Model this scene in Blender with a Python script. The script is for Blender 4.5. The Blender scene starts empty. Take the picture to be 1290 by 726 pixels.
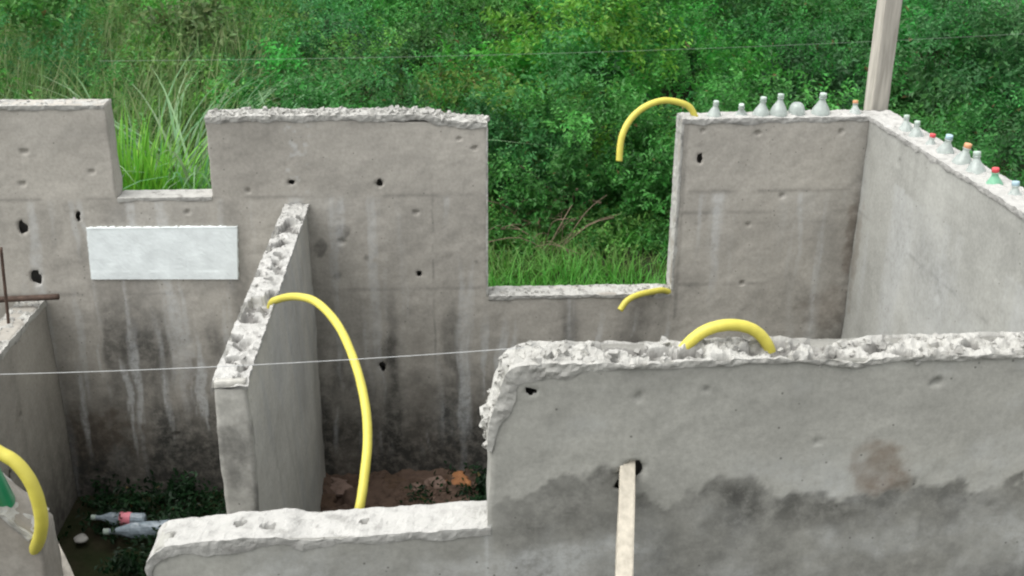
import bpy, math, random
import numpy as np
from mathutils import Matrix, Vector

random.seed(7)
RNG = np.random.default_rng(11)
S = bpy.context.scene
COL = S.collection
R = math.radians

# ------------------------------------------------------------------ camera
CAM_Z, PITCH, YAW, ROLL, FPX = 3.2, 22.5, 3.45, 0.35, 1411.0
cam_d = bpy.data.cameras.new('camera')
cam = bpy.data.objects.new('camera', cam_d)
COL.objects.link(cam)
CM = (Matrix.Translation((0, 0, CAM_Z)) @ Matrix.Rotation(R(-YAW), 4, 'Z')
      @ Matrix.Rotation(R(90 - PITCH), 4, 'X') @ Matrix.Rotation(R(ROLL), 4, 'Z'))
cam.matrix_world = CM
cam_d.sensor_width = 36.0
cam_d.lens = FPX / 1290 * 36.0
cam_d.clip_start = 0.05
cam_d.clip_end = 2000
S.camera = cam

# ------------------------------------------------------------------ sky, sun, exposure
SUN_EL, SUN_AZ = R(62), R(255)          # azimuth: clockwise from +Y
w = bpy.data.worlds.new('World')
S.world = w
w.use_nodes = True
nt = w.node_tree
nt.nodes.clear()
sky = nt.nodes.new('ShaderNodeTexSky')
sky.sky_type = 'NISHITA'
sky.sun_disc = False
sky.sun_elevation = SUN_EL
sky.sun_rotation = SUN_AZ
sky.dust_density = 3.0
hs = nt.nodes.new('ShaderNodeHueSaturation')
hs.inputs['Saturation'].default_value = 0.12
bg = nt.nodes.new('ShaderNodeBackground')
bg.inputs['Strength'].default_value = 0.15
wo = nt.nodes.new('ShaderNodeOutputWorld')
nt.links.new(sky.outputs[0], hs.inputs['Color'])
nt.links.new(hs.outputs[0], bg.inputs[0])
nt.links.new(bg.outputs[0], wo.inputs[0])

sd = bpy.data.lights.new('sun', 'SUN')
sd.energy = 1.05
sd.angle = R(65)
sd.color = (1.0, 0.98, 0.95)
so = bpy.data.objects.new('sun', sd)
COL.objects.link(so)
sdir = Vector((math.sin(SUN_AZ) * math.cos(SUN_EL), math.cos(SUN_AZ) * math.cos(SUN_EL), math.sin(SUN_EL)))
so.rotation_euler = sdir.to_track_quat('Z', 'Y').to_euler()
so.location = (0, 0, 12)

S.view_settings.view_transform = 'Standard'
S.view_settings.look = 'None'
S.view_settings.gamma = 1.0
S.view_settings.use_curve_mapping = False
S.view_settings.exposure = 1.08
S.render.engine = 'CYCLES'
S.cycles.filter_width = 2.2
S.cycles.max_bounces = 6

# ------------------------------------------------------------------ measuring helpers
CR = CM.to_3x3()


def ray(px, py):
    return CR @ Vector(((px - 645) / FPX, (363 - py) / FPX, -1.0))


def at_y(px, py, Y):
    d = ray(px, py)
    return Vector((0, 0, CAM_Z)) + d * (Y / d.y)


def at_z(px, py, Z):
    d = ray(px, py)
    return Vector((0, 0, CAM_Z)) + d * ((Z - CAM_Z) / d.z)


def at_x(px, py, X):
    d = ray(px, py)
    return Vector((0, 0, CAM_Z)) + d * (X / d.x)


# ------------------------------------------------------------------ noise
def _hash(i, j, k, seed):
    h = (i.astype(np.int64) * 374761393 + j.astype(np.int64) * 668265263 + k.astype(np.int64) * 2147483647 + seed * 974711) & 0xFFFFFFFF
    h = ((h ^ (h >> 13)) * 1274126177) & 0xFFFFFFFF
    h = ((h ^ (h >> 16)) * 2246822519) & 0xFFFFFFFF
    return ((h ^ (h >> 15)) & 0xFFFFFF) / float(0xFFFFFF)


def vnoise(P, f, seed=0):
    """smooth value noise, 0..1; f is a frequency or three of them"""
    Q = np.asarray(P, float) * np.asarray(f, float) + 1000.0
    I = np.floor(Q)
    F = Q - I
    F = F * F * (3 - 2 * F)
    I = I.astype(np.int64)
    out = 0
    for a in (0, 1):
        for b in (0, 1):
            for c in (0, 1):
                wgt = (F[:, 0] if a else 1 - F[:, 0]) * (F[:, 1] if b else 1 - F[:, 1]) * (F[:, 2] if c else 1 - F[:, 2])
                out = out + wgt * _hash(I[:, 0] + a, I[:, 1] + b, I[:, 2] + c, seed)
    return out


def fbm(P, f, seed=0, octaves=4):
    f = np.asarray(f, float) * np.ones(3)
    s, a, t = 0, 1.0, 0
    for o in range(octaves):
        s = s + a * vnoise(P, f * 2 ** o, seed + 17 * o)
        t += a
        a *= 0.5
    return s / t


def sstep(a, b, x):
    t = np.clip((x - a) / (b - a), 0, 1)
    return t * t * (3 - 2 * t)


# ------------------------------------------------------------------ materials
def new_mat(name):
    m = bpy.data.materials.new(name)
    m.use_nodes = True
    n = m.node_tree
    return m, n, n.nodes['Principled BSDF']


def node(n, t, **kw):
    x = n.nodes.new(t)
    for k, v in kw.items():
        setattr(x, k, v)
    return x


def noise_node(n, scale, detail=6, rough=0.6, vec=None, stretch=None):
    t = node(n, 'ShaderNodeTexNoise')
    t.inputs['Scale'].default_value = scale
    t.inputs['Detail'].default_value = detail
    t.inputs['Roughness'].default_value = rough
    tc = node(n, 'ShaderNodeTexCoord')
    src = tc.outputs['Object']
    if stretch:
        mp = node(n, 'ShaderNodeMapping')
        mp.inputs['Scale'].default_value = stretch
        n.links.new(src, mp.inputs['Vector'])
        src = mp.outputs[0]
    n.links.new(src, t.inputs['Vector'])
    return t


def ramp(n, src, stops):
    r = node(n, 'ShaderNodeValToRGB')
    e = r.color_ramp.elements
    while len(e) < len(stops):
        e.new(0.5)
    for i, (p, c) in enumerate(stops):
        e[i].position = p
        e[i].color = (*c, 1) if len(c) == 3 else c
    n.links.new(src, r.inputs[0])
    return r


def mix(n, fac, a, b, mode='MIX'):
    x = node(n, 'ShaderNodeMix', data_type='RGBA', blend_type=mode)
    for sock, v in ((x.inputs[0], fac), (x.inputs[6], a), (x.inputs[7], b)):
        if hasattr(v, 'links'):
            n.links.new(v, sock)
        elif isinstance(v, (int, float)):
            sock.default_value = v
        else:
            sock.default_value = (*v, 1)
    return x.outputs[2]


def mul(n, a, k):
    x = node(n, 'ShaderNodeMath', operation='MULTIPLY', use_clamp=True)
    n.links.new(a, x.inputs[0])
    if hasattr(k, 'links'):
        n.links.new(k, x.inputs[1])
    else:
        x.inputs[1].default_value = k
    return x.outputs[0]


def concrete_mat(name, base, tint=1.0):
    m, n, b = new_mat(name)
    big = noise_node(n, 2.3, 6, 0.62)
    c = ramp(n, big.outputs[0], [(0.3, [v * 0.80 for v in base]), (0.52, base), (0.75, [v * 1.18 for v in base])]).outputs[0]
    fine = noise_node(n, 60, 8, 0.7)
    c = mix(n, 0.5, c, ramp(n, fine.outputs[0], [(0.3, (0.36, 0.36, 0.36)), (0.7, (0.64, 0.64, 0.64))]).outputs[0], 'OVERLAY')
    at = node(n, 'ShaderNodeAttribute', attribute_name='stain_shade')
    sp = node(n, 'ShaderNodeSeparateColor')
    n.links.new(at.outputs['Color'], sp.inputs[0])
    grit = noise_node(n, 20, 10, 0.72)
    gr = ramp(n, grit.outputs[0], [(0.36, (0.58, 0.58, 0.58)), (0.56, (1, 1, 1))]).outputs[0]
    grit2 = noise_node(n, 33, 10, 0.75)
    gr2 = ramp(n, grit2.outputs[0], [(0.38, (0.35, 0.35, 0.35)), (0.56, (1, 1, 1))]).outputs[0]
    c = mix(n, mul(n, sp.outputs[2], gr), c, (0.145, 0.105, 0.072))
    c = mix(n, mul(n, sp.outputs[0], gr), c, (0.048, 0.047, 0.042))
    c = mix(n, mul(n, sp.outputs[1], gr2), c, (0.54, 0.555, 0.55))
    vo = node(n, 'ShaderNodeTexVoronoi')
    vo.inputs['Scale'].default_value = 26
    tc = node(n, 'ShaderNodeTexCoord')
    n.links.new(tc.outputs['Object'], vo.inputs['Vector'])
    pore = ramp(n, vo.outputs['Distance'], [(0.05, (0.75, 0.75, 0.75)), (0.11, (0, 0, 0))]).outputs[0]
    pick = ramp(n, vo.outputs['Color'], [(0.62, (0, 0, 0)), (0.64, (1, 1, 1))]).outputs[0]
    c = mix(n, mul(n, pore, pick), c, (0.07, 0.066, 0.058))
    n.links.new(c, b.inputs['Base Color'])
    b.inputs['Roughness'].default_value = 0.9
    b.inputs['Specular IOR Level'].default_value = 0.25
    bmp = node(n, 'ShaderNodeBump')
    bmp.inputs['Strength'].default_value = 0.3
    bmp.inputs['Distance'].default_value = 0.003
    n.links.new(fine.outputs[0], bmp.inputs['Height'])
    n.links.new(bmp.outputs[0], b.inputs['Normal'])
    return m


def rough_mat(name, base, dark):
    m, n, b = new_mat(name)
    a = noise_node(n, 18, 8, 0.65)
    c = ramp(n, a.outputs[0], [(0.33, dark), (0.47, base), (0.8, [min(0.8, v * 1.15) for v in base])]).outputs[0]
    f = noise_node(n, 120, 6, 0.7)
    at = node(n, 'ShaderNodeAttribute', attribute_name='fracture')
    c = mix(n, at.outputs['Fac'], c, (0.15, 0.145, 0.135))
    n.links.new(c, b.inputs['Base Color'])
    b.inputs['Roughness'].default_value = 0.95
    b.inputs['Specular IOR Level'].default_value = 0.2
    bmp = node(n, 'ShaderNodeBump')
    bmp.inputs['Strength'].default_value = 0.6
    bmp.inputs['Distance'].default_value = 0.006
    n.links.new(f.outputs[0], bmp.inputs['Height'])
    n.links.new(bmp.outputs[0], b.inputs['Normal'])
    return m


def plain_mat(name, base, rough=0.6, var=0.15, scale=25, spec=0.5, trans=0.0, stretch=None, ior=1.45):
    m, n, b = new_mat(name)
    a = noise_node(n, scale, 6, 0.6, stretch=stretch)
    c = ramp(n, a.outputs[0], [(0.3, [v * (1 - var) for v in base]), (0.7, [min(0.95, v * (1 + var)) for v in base])]).outputs[0]
    n.links.new(c, b.inputs['Base Color'])
    b.inputs['Roughness'].default_value = rough
    b.inputs['Specular IOR Level'].default_value = spec
    b.inputs['Transmission Weight'].default_value = trans
    b.inputs['IOR'].default_value = ior
    return m


def leaf_mat(name):
    m, n, b = new_mat(name)
    at = node(n, 'ShaderNodeAttribute', attribute_name='tint')
    b.inputs['Roughness'].default_value = 0.55
    b.inputs['Specular IOR Level'].default_value = 0.35
    n.links.new(at.outputs['Color'], b.inputs['Base Color'])
    tr = node(n, 'ShaderNodeBsdfTranslucent')
    br = node(n, 'ShaderNodeBrightContrast')
    br.inputs['Bright'].default_value = 0.0
    n.links.new(at.outputs['Color'], br.inputs['Color'])
    n.links.new(br.outputs[0], tr.inputs['Color'])
    mx = node(n, 'ShaderNodeMixShader')
    mx.inputs[0].default_value = 0.35
    n.links.new(b.outputs[0], mx.inputs[1])
    n.links.new(tr.outputs[0], mx.inputs[2])
    n.links.new(mx.outputs[0], n.nodes['Material Output'].inputs['Surface'])
    return m


M = {
    'back': concrete_mat('cast_concrete_brown', (0.375, 0.354, 0.312)),
    'front': concrete_mat('cast_concrete_grey', (0.325, 0.322, 0.290)),
    'part': concrete_mat('cast_concrete_trowelled', (0.47, 0.46, 0.415)),
    'light': concrete_mat('cast_concrete_pale', (0.335, 0.335, 0.305)),
    'rough': rough_mat('broken_mortar', (0.39, 0.385, 0.355), (0.23, 0.225, 0.205)),
    'white': rough_mat('white_mortar', (0.40, 0.395, 0.37), (0.28, 0.277, 0.257)),
    'yellow': plain_mat('yellow_plastic', (0.53, 0.47, 0.075), 0.5, 0.13, 9),
    'foam': plain_mat('white_foam', (0.73, 0.78, 0.77), 0.85, 0.13, 11),
    'wood': plain_mat('weathered_wood', (0.40, 0.375, 0.325), 0.85, 0.28, 9, 0.2, stretch=(6, 6, 0.5)),
    'woodp': plain_mat('pale_wood', (0.43, 0.395, 0.325), 0.85, 0.2, 9, 0.2, stretch=(6, 6, 0.5)),
    'steel': plain_mat('rusty_steel', (0.075, 0.05, 0.038), 0.8, 0.4, 40, 0.3),
    'string': plain_mat('pale_string', (0.42, 0.43, 0.42), 0.7, 0.1, 40),
    'wire': plain_mat('grey_wire', (0.22, 0.27, 0.21), 0.6, 0.2, 20),
    'clear': plain_mat('dusty_clear_plastic', (0.60, 0.67, 0.63), 0.30, 0.2, 45, 0.5, 0.6),
    'greenp': plain_mat('green_plastic', (0.20, 0.48, 0.30), 0.32, 0.12, 30, 0.5, 0.25),
    'greend': plain_mat('deep_green_plastic', (0.02, 0.24, 0.11), 0.28, 0.12, 30, 0.5, 0.1),
    'cappale': plain_mat('grey_green_cap', (0.42, 0.50, 0.44), 0.5, 0.1),
    'capred': plain_mat('red_cap', (0.55, 0.07, 0.08), 0.45, 0.1),
    'capblue': plain_mat('pale_blue_cap', (0.36, 0.50, 0.56), 0.5, 0.1),
    'caporange': plain_mat('orange_cap', (0.66, 0.33, 0.17), 0.5, 0.1),
    'pink': plain_mat('pink_label', (0.75, 0.24, 0.29), 0.5, 0.15),
    'clod': rough_mat('red_earth', (0.112, 0.076, 0.056), (0.060, 0.041, 0.031)),
    'clodp': rough_mat('pale_earth', (0.24, 0.17, 0.135), (0.14, 0.10, 0.08)),
    'clodd': rough_mat('dark_earth', (0.10, 0.066, 0.045), (0.05, 0.035, 0.026)),
    'orange': plain_mat('orange_scrap', (0.34, 0.15, 0.06), 0.8, 0.3),
    'film': plain_mat('clear_film', (0.42, 0.50, 0.56), 0.25, 0.25, 40, 0.6, 0.35),
    'leaf': leaf_mat('leaves'),
    'twig': plain_mat('dry_twigs', (0.17, 0.13, 0.09), 0.9, 0.4, 20, 0.2),
}


# ------------------------------------------------------------------ object helpers
def link(o, parent=None):
    COL.objects.link(o)
    if parent:
        o.parent = parent
    return o


def tag(o, label=None, cat=None, group=None, kind=None):
    for k, v in (('label', label), ('category', cat), ('group', group), ('kind', kind)):
        if v:
            o[k] = v
    return o


def mesh_np(name, V, F, mat, parent=None, smooth=True, loc=None, attr=None):
    """V in world coordinates; stored relative to loc (or to the parent's location)."""
    V = np.asarray(V, float)
    F = np.asarray(F, int)
    org = np.array(loc if loc is not None else ((parent.location if parent else (0, 0, 0))), float)
    me = bpy.data.meshes.new(name)
    k = F.shape[1]
    me.vertices.add(len(V))
    me.vertices.foreach_set('co', (V - org).astype(np.float32).ravel())
    me.loops.add(F.size)
    me.loops.foreach_set('vertex_index', F.astype(np.int32).ravel())
    me.polygons.add(len(F))
    me.polygons.foreach_set('loop_start', np.arange(0, F.size, k, dtype=np.int32))
    me.update(calc_edges=True)
    me.polygons.foreach_set('use_smooth', np.full(len(F), smooth, dtype=bool))
    me.materials.append(mat)
    if attr:
        a = me.color_attributes.new(attr[0], 'FLOAT_COLOR', 'POINT')
        a.data.foreach_set('color', attr[1].astype(np.float32).ravel())
    me.validate()
    o = bpy.data.objects.new(name, me)
    if parent is None:
        o.location = org
    return link(o, parent)


def mesh_py(name, V, F, mat, parent=None, smooth=False, loc=None):
    org = Vector(loc) if loc is not None else (parent.location.copy() if parent else Vector((0, 0, 0)))
    me = bpy.data.meshes.new(name)
    me.from_pydata([tuple(Vector(v) - org) for v in V], [], F)
    me.validate()
    me.update()
    for p in me.polygons:
        p.use_smooth = smooth
    me.materials.append(mat)
    o = bpy.data.objects.new(name, me)
    if parent is None:
        o.location = org
    return link(o, parent)


def tube_geo(pts, rad, seg=10, samples=None):
    """smooth tube through points (Catmull-Rom), capped"""
    P = [Vector(p) for p in pts]
    out = []
    n = samples or 10
    for i in range(len(P) - 1):
        p0, p1, p2, p3 = P[max(i - 1, 0)], P[i], P[i + 1], P[min(i + 2, len(P) - 1)]
        for s in range(n):
            t = s / n
            out.append(0.5 * ((2 * p1) + (p2 - p0) * t + (2 * p0 - 5 * p1 + 4 * p2 - p3) * t * t + (3 * p1 - p0 - 3 * p2 + p3) * t ** 3))
    out.append(P[-1])
    V, F = [], []
    up = Vector((0.13, 0.31, 0.94))
    d0 = (out[1] - out[0]).normalized()
    nrm = d0.cross(up).normalized()
    for i, p in enumerate(out):
        d = (out[min(i + 1, len(out) - 1)] - out[max(i - 1, 0)]).normalized()
        nrm = (nrm - d * nrm.dot(d)).normalized()
        bn = d.cross(nrm)
        for s in range(seg):
            a = 2 * math.pi * s / seg
            V.append(p + (nrm * math.cos(a) + bn * math.sin(a)) * rad)
    for i in range(len(out) - 1):
        for s in range(seg):
            F.append((i * seg + s, i * seg + (s + 1) % seg, (i + 1) * seg + (s + 1) % seg, (i + 1) * seg + s))
    F.append(tuple(range(seg - 1, -1, -1)))
    F.append(tuple(range((len(out) - 1) * seg, len(out) * seg)))
    return V, F


# ------------------------------------------------------------------ walls
def solid_grid(us, zs, keep, vs):
    """surface of the extruded cells keep[i,k]; returns V(u,v,z) and quads"""
    nu, nz, nv = len(us), len(zs), len(vs)
    vid = lambda i, j, k: (i * nv + j) * nz + k
    I, K = np.nonzero(keep)
    F = [np.stack([vid(I, 0, K), vid(I + 1, 0, K), vid(I + 1, 0, K + 1), vid(I, 0, K + 1)], 1),
         np.stack([vid(I, nv - 1, K), vid(I, nv - 1, K + 1), vid(I + 1, nv - 1, K + 1), vid(I + 1, nv - 1, K)], 1)]
    pad = np.zeros((keep.shape[0] + 2, keep.shape[1] + 2), bool)
    pad[1:-1, 1:-1] = keep
    for di, dk in ((1, 0), (-1, 0), (0, 1), (0, -1)):
        ii, kk = np.nonzero(pad[1:-1, 1:-1] & ~pad[1 + di:pad.shape[0] - 1 + di, 1 + dk:pad.shape[1] - 1 + dk])
        for j in range(nv - 1):
            if di == 1:
                q = [vid(ii + 1, j, kk), vid(ii + 1, j + 1, kk), vid(ii + 1, j + 1, kk + 1), vid(ii + 1, j, kk + 1)]
            elif di == -1:
                q = [vid(ii, j, kk), vid(ii, j, kk + 1), vid(ii, j + 1, kk + 1), vid(ii, j + 1, kk)]
            elif dk == 1:
                q = [vid(ii, j, kk + 1), vid(ii + 1, j, kk + 1), vid(ii + 1, j + 1, kk + 1), vid(ii, j + 1, kk + 1)]
            else:
                q = [vid(ii, j, kk), vid(ii, j + 1, kk), vid(ii + 1, j + 1, kk), vid(ii + 1, j, kk)]
            F.append(np.stack(q, 1))
    F = np.concatenate(F)
    used, inv = np.unique(F, return_inverse=True)
    F = inv.reshape(F.shape)
    k = used % nz
    j = (used // nz) % nv
    i = used // (nz * nv)
    V = np.stack([np.asarray(us)[i], np.asarray(vs)[j], np.asarray(zs)[k]], 1)
    return V, F


def lines(a, b, step, extra=()):
    n = max(2, int(round((b - a) / step)) + 1)
    L = np.linspace(a, b, n)
    for e in extra:
        if a < e < b:
            L[np.argmin(abs(L - e))] = e
    return L


def frame(V, O, axis):
    """(u,v,z) -> world. axis 'x': u=+X, v=+Y.  axis 'y': u=+Y, v=+X"""
    W = np.empty_like(V)
    if axis == 'x':
        W[:, 0] = O[0] + V[:, 0]
        W[:, 1] = O[1] + V[:, 1]
    else:
        W[:, 1] = O[1] + V[:, 0]
        W[:, 0] = O[0] + V[:, 1]
    W[:, 2] = O[2] + V[:, 2]
    return W


def wall(name, O, axis, us, zs, keep, th, mat, stain_shade, holes=(), topfn=None, bumps=0.0028, back_holes=False, nv=6, seed=0, trough=None):
    vs = np.linspace(0, th, nv)
    uc, zc = (us[:-1] + us[1:]) / 2, (zs[:-1] + zs[1:]) / 2
    K = keep(uc[:, None], zc[None, :]) & np.ones((len(uc), len(zc)), bool)
    V, F = solid_grid(us, zs, K, vs)
    if axis == 'y':
        F = F[:, ::-1]
    if topfn is not None:
        V[:, 2] = topfn(V[:, 0], V[:, 2])
    N = frame(V, O, axis)
    front, back = V[:, 1] < 1e-6, V[:, 1] > th - 1e-6
    d = (fbm(N, 3.0, seed + 5, 4) - 0.5) * bumps * 4
    d2 = (fbm(N, 22.0, seed + 9, 3) - 0.5) * bumps * 1.6
    sg = np.where(back, 1, np.where(front, -1, 0))
    V[:, 1] += sg * (d + d2)
    edge = ~(front | back)
    V[:, 0] += (fbm(N, 9.0, seed + 31, 3) - 0.5) * 0.018
    V[:, 2] += (fbm(N, 9.0, seed + 47, 3) - 0.5) * 0.012 * (V[:, 2] > 0.05)
    if trough is not None:
        V[:, 2] -= np.where(edge & (V[:, 2] > trough(V[:, 0]) - .05) & (V[:, 1] > .006) & (V[:, 1] < th - .006), .045, 0)
    face = back if back_holes else front
    pit = np.zeros(len(V))
    for (hu, hz, ru, rz, dep) in holes:
        q = np.sqrt(((V[:, 0] - hu) / ru) ** 2 + ((V[:, 2] - hz) / rz) ** 2) + (fbm(N, 30, seed + 3, 2) - 0.5) * 0.4
        p = 1 - sstep(0.75, 1.1, q)
        pit = np.maximum(pit, p * dep * face)
    FC = V[F].mean(1)
    fr_f = face[F].all(1)
    V[:, 1] += np.minimum(pit, .012) * (-1 if back_holes else 1)
    gone = np.zeros(len(F), bool)
    for (hu, hz, ru, rz, dep) in holes:
        if dep > .022:
            gone |= fr_f & (np.sqrt(((FC[:, 0] - hu) / ru) ** 2 + ((FC[:, 2] - hz) / rz) ** 2) < .92)
    rim = np.zeros(len(V), bool)
    if gone.any():
        a_, b_ = np.zeros(len(V), bool), np.zeros(len(V), bool)
        a_[F[gone].ravel()] = True
        b_[F[~gone].ravel()] = True
        rim = a_ & b_
    for (hu, hz, ru, rz, dep) in holes:               # round the punched edge off to an uneven oval
        if dep > .022:
            du, dz = V[:, 0] - hu, V[:, 2] - hz
            q = np.sqrt((du / ru) ** 2 + (dz / rz) ** 2)
            m_ = rim & (q < 2.2) & (q > .05)
            an = np.arctan2(dz / rz, du / ru)
            wob = 1 + .16 * np.sin(2 * an + hu * 40) + .10 * np.sin(3 * an + hz * 70)
            V[m_, 0] = hu + (du / q.clip(.05) * wob)[m_]
            V[m_, 2] = hz + (dz / q.clip(.05) * wob)[m_]
    F = F[~gone]
    W = frame(V, O, axis)
    st = np.clip(stain_shade(V, W), 0, 1)
    st = np.concatenate([st, np.ones((len(V), 1))], 1)
    return mesh_np(name, W, F, mat, loc=O, attr=('stain_shade', st))


def crest(parent, O, axis, path, th, mat, amp=0.012, lip=0.02, pits=0.0, step=0.007, over=0.003, seed=1, name='rough_top', base=0.004, liplow=0.45, freq=22, rim=0.35, holes=(), rubble=0, rub_r=(.004, .013), rub_u=None):
    """broken mortar crust along a path [(u,z)...] over the whole wall thickness; amp, lip and pits may vary along it"""
    path = [np.array(p, float) for p in path]
    seg = [np.linalg.norm(b - a) for a, b in zip(path[:-1], path[1:])]
    cum = np.concatenate([[0], np.cumsum(seg)])
    n = max(8, int(cum[-1] / step))
    S_ = np.linspace(0, cum[-1], n)
    pts = np.stack([np.interp(S_, cum, [p[0] for p in path]), np.interp(S_, cum, [p[1] for p in path])], 1)
    var = lambda v: np.interp(S_, cum, v) if isinstance(v, (list, tuple)) else np.full(n, float(v))
    amp_, lip_, pit_, base_ = var(amp), var(lip), var(pits), var(base)
    k = 3
    for c in range(2):
        q = np.convolve(np.pad(pts[:, c], k, mode='edge'), np.ones(2 * k + 1) / (2 * k + 1), 'valid')
        pts[k:-k, c] = q[k:-k]
    t = np.gradient(pts, axis=0)
    t /= np.linalg.norm(t, axis=1)[:, None]
    nrm = np.stack([-t[:, 1], t[:, 0]], 1)
    k = 5
    for c in range(2):
        nrm[:, c] = np.convolve(np.pad(nrm[:, c], k, mode='edge'), np.ones(2 * k + 1) / (2 * k + 1), 'valid')
    nrm /= np.linalg.norm(nrm, axis=1)[:, None]
    m = max(8, int(th / 0.0085))
    hs_ = [-1.0, -.75, -.5, -.25]
    cs = [(-over, h) for h in hs_] + [(-over + (th + 2 * over) * q / m, 0.0) for q in range(m + 1)] + [(th + over, h) for h in hs_[::-1]]
    mm = len(cs)
    V = np.zeros((n, mm, 3))
    for q, (v, h) in enumerate(cs):
        P3 = np.stack([pts[:, 0], np.full(n, 0.0 if q < mm / 2 else 3.0), pts[:, 1]], 1)
        lp = lip_ * (liplow + (1 - liplow) * 2.2 * fbm(P3, (13, 1, 13), seed + 3, 4) ** 1.5)
        V[:, q, 0] = pts[:, 0] + nrm[:, 0] * h * lp
        V[:, q, 2] = pts[:, 1] + nrm[:, 1] * h * lp
        V[:, q, 1] = v
    V = V.reshape(-1, 3)
    rp = lambda a: np.repeat(a, mm)
    A, PT, BS = rp(amp_), rp(pit_), rp(base_)
    NN = np.repeat(nrm, mm, axis=0)
    vv, hh = np.tile([c[0] for c in cs], n), np.tile([c[1] for c in cs], n)
    top = 1 + hh
    inn = np.clip(np.minimum(vv + over, th + over - vv) / .022, 0, 1)          # 0 at both rims, 1 inside
    rimw = rim + (1 - rim) * inn
    ridge = 1 - np.abs(fbm(V, freq, seed, 3) * 2 - 1) * 2.2
    lump = (fbm(V, freq, seed + 40, 4) - .5) * 1.6 * A + (ridge - .55) * .9 * A + (vnoise(V, 75, seed + 8) - .5) * .55 * A + (vnoise(V, 130, seed + 9) - .5) * .35 * A
    lump = lump * rimw
    pm = sstep(.50, .60, fbm(V, (15, 19, 15), seed + 71, 2)) * inn ** .6
    lump = lump * (1 - .6 * pm) - PT * pm
    for (hu, hv, hr) in holes:
        q = np.sqrt(((V[:, 0] - hu) / hr / 1.5) ** 2 + ((V[:, 1] - hv) / hr) ** 2)
        lump -= (1 - sstep(.6, 1.0, q)) * .035
    off = (BS + lump) * top
    V[:, 0] += NN[:, 0] * off
    V[:, 2] += NN[:, 1] * off
    side = np.where(vv < 0, -1.0, np.where(vv > th, 1.0, 0))
    V[:, 1] += side * ((fbm(V, 34, seed + 5, 4) - 0.25) * .9 + (vnoise(V, 90, seed + 6) - .5) * .5) * A * (.15 + .85 * (1 - np.abs(hh) ** 3))
    idx = np.arange(n * mm).reshape(n, mm)
    F = np.stack([idx[:-1, :-1], idx[1:, :-1], idx[1:, 1:], idx[:-1, 1:]], -1).reshape(-1, 4)
    caps = []
    for r, flip in ((0, False), (n - 1, True)):
        a = idx[r]
        for q in range(mm // 2 - 1):
            f4 = [a[q], a[q + 1], a[mm - 2 - q], a[mm - 1 - q]]
            caps.append(f4[::-1] if flip else f4)
    F = np.concatenate([F, np.array(caps)])
    if axis == 'y':
        F = F[:, ::-1]
    fr0 = np.clip(pm * (PT > .008) * sstep(.30, .52, fbm(V, 30, seed + 90, 3)) * 1.2, 0, 1) * .92
    fr0 = np.maximum(fr0, (hh < 0) * (vv < th) * (.10 + .75 * sstep(.35, .65, fbm(V, 24, seed + 55, 3))) * np.abs(hh) ** .7 * .65)
    if rubble:
        # loose angular crumbs bonded to the break
        top_ids = np.nonzero((hh == 0) & (vv > -over * .5) & (vv < th) if rub_u is None else ((hh > -.8) & (vv < th) & (V[:, 0] > rub_u[0]) & (V[:, 0] < rub_u[1])))[0]
        pick = RNG.choice(top_ids, rubble)
        cube = np.array([[-1, -1, -1], [1, -1, -1], [1, 1, -1], [-1, 1, -1], [-1, -1, 1], [1, -1, 1], [1, 1, 1], [-1, 1, 1]], float)
        cf = np.array([[0, 3, 2, 1], [4, 5, 6, 7], [0, 1, 5, 4], [1, 2, 6, 5], [2, 3, 7, 6], [3, 0, 4, 7]])
        vs_, fs_ = [V], [F if axis == 'x' else F]
        nb = len(V)
        for p in pick:
            r = rub_r[0] + (rub_r[1] - rub_r[0]) * random.random() ** 2
            B = cube * RNG.uniform(.35, 1.0, (8, 3)) * RNG.uniform(.6, 1.2, 3) * r
            q, _ = np.linalg.qr(RNG.normal(size=(3, 3)))
            vs_.append(B @ q + V[p])
            fs_.append((cf if axis == 'x' else cf[:, ::-1]) + nb)
            nb += 8
        V, F = np.concatenate(vs_), np.concatenate(fs_)
        fr0 = np.concatenate([fr0, RNG.choice([0, 0, .2, .5], nb - len(fr0))])
    W = frame(V, O, axis)
    fr = fr0
    return mesh_np(name, W, F, mat, parent=parent, smooth=False, attr=('fracture', np.stack([fr, fr, fr, np.ones(len(fr))], 1)))


# levels and planes measured from the photograph (metres)
YB = 5.0                     # inner face of the rear wall
YF = 2.46                    # near face of the near wall
TH = 0.115
bx = lambda px, py: at_y(px, py, YB)
fx = lambda px, py: at_y(px, py, YF)

XC = bx(1077, 280).x + 0.005          # inner corner with the bottle-topped wall
L_end = bx(138, 185).x
sl_r = bx(262, 190).x
w_l = bx(614, 250).x
w_r = bx(853, 250).x
z_slot = bx(200, 250).z
z_sill = bx(730, 372).z
z_left = bx(65, 133).z
z_mid0, z_mid1 = bx(265, 148).z, bx(610, 156).z
z_right = bx(980, 150).z
UB0 = -4.2
ZT = max(z_left, z_mid0, z_right) + 0.005
OB = (UB0, YB, 0.0)
u_ = lambda X: X - UB0

# ------------------------------------------------------------------ ground
def ground_mat():
    m, n, b = new_mat('soil_and_turf')
    a = noise_node(n, 1.3, 8, 0.65)
    c = ramp(n, a.outputs[0], [(0.35, (0.016, 0.020, 0.010)), (0.5, (0.024, 0.030, 0.013)), (0.66, (0.045, 0.034, 0.024))]).outputs[0]
    f = noise_node(n, 40, 6, 0.7)
    c = mix(n, 0.5, c, ramp(n, f.outputs[0], [(0.3, (0.3, 0.3, 0.3)), (0.7, (0.66, 0.66, 0.66))]).outputs[0], 'OVERLAY')
    n.links.new(c, b.inputs['Base Color'])
    b.inputs['Roughness'].default_value = 1.0
    b.inputs['Specular IOR Level'].default_value = 0.1
    return m


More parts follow.
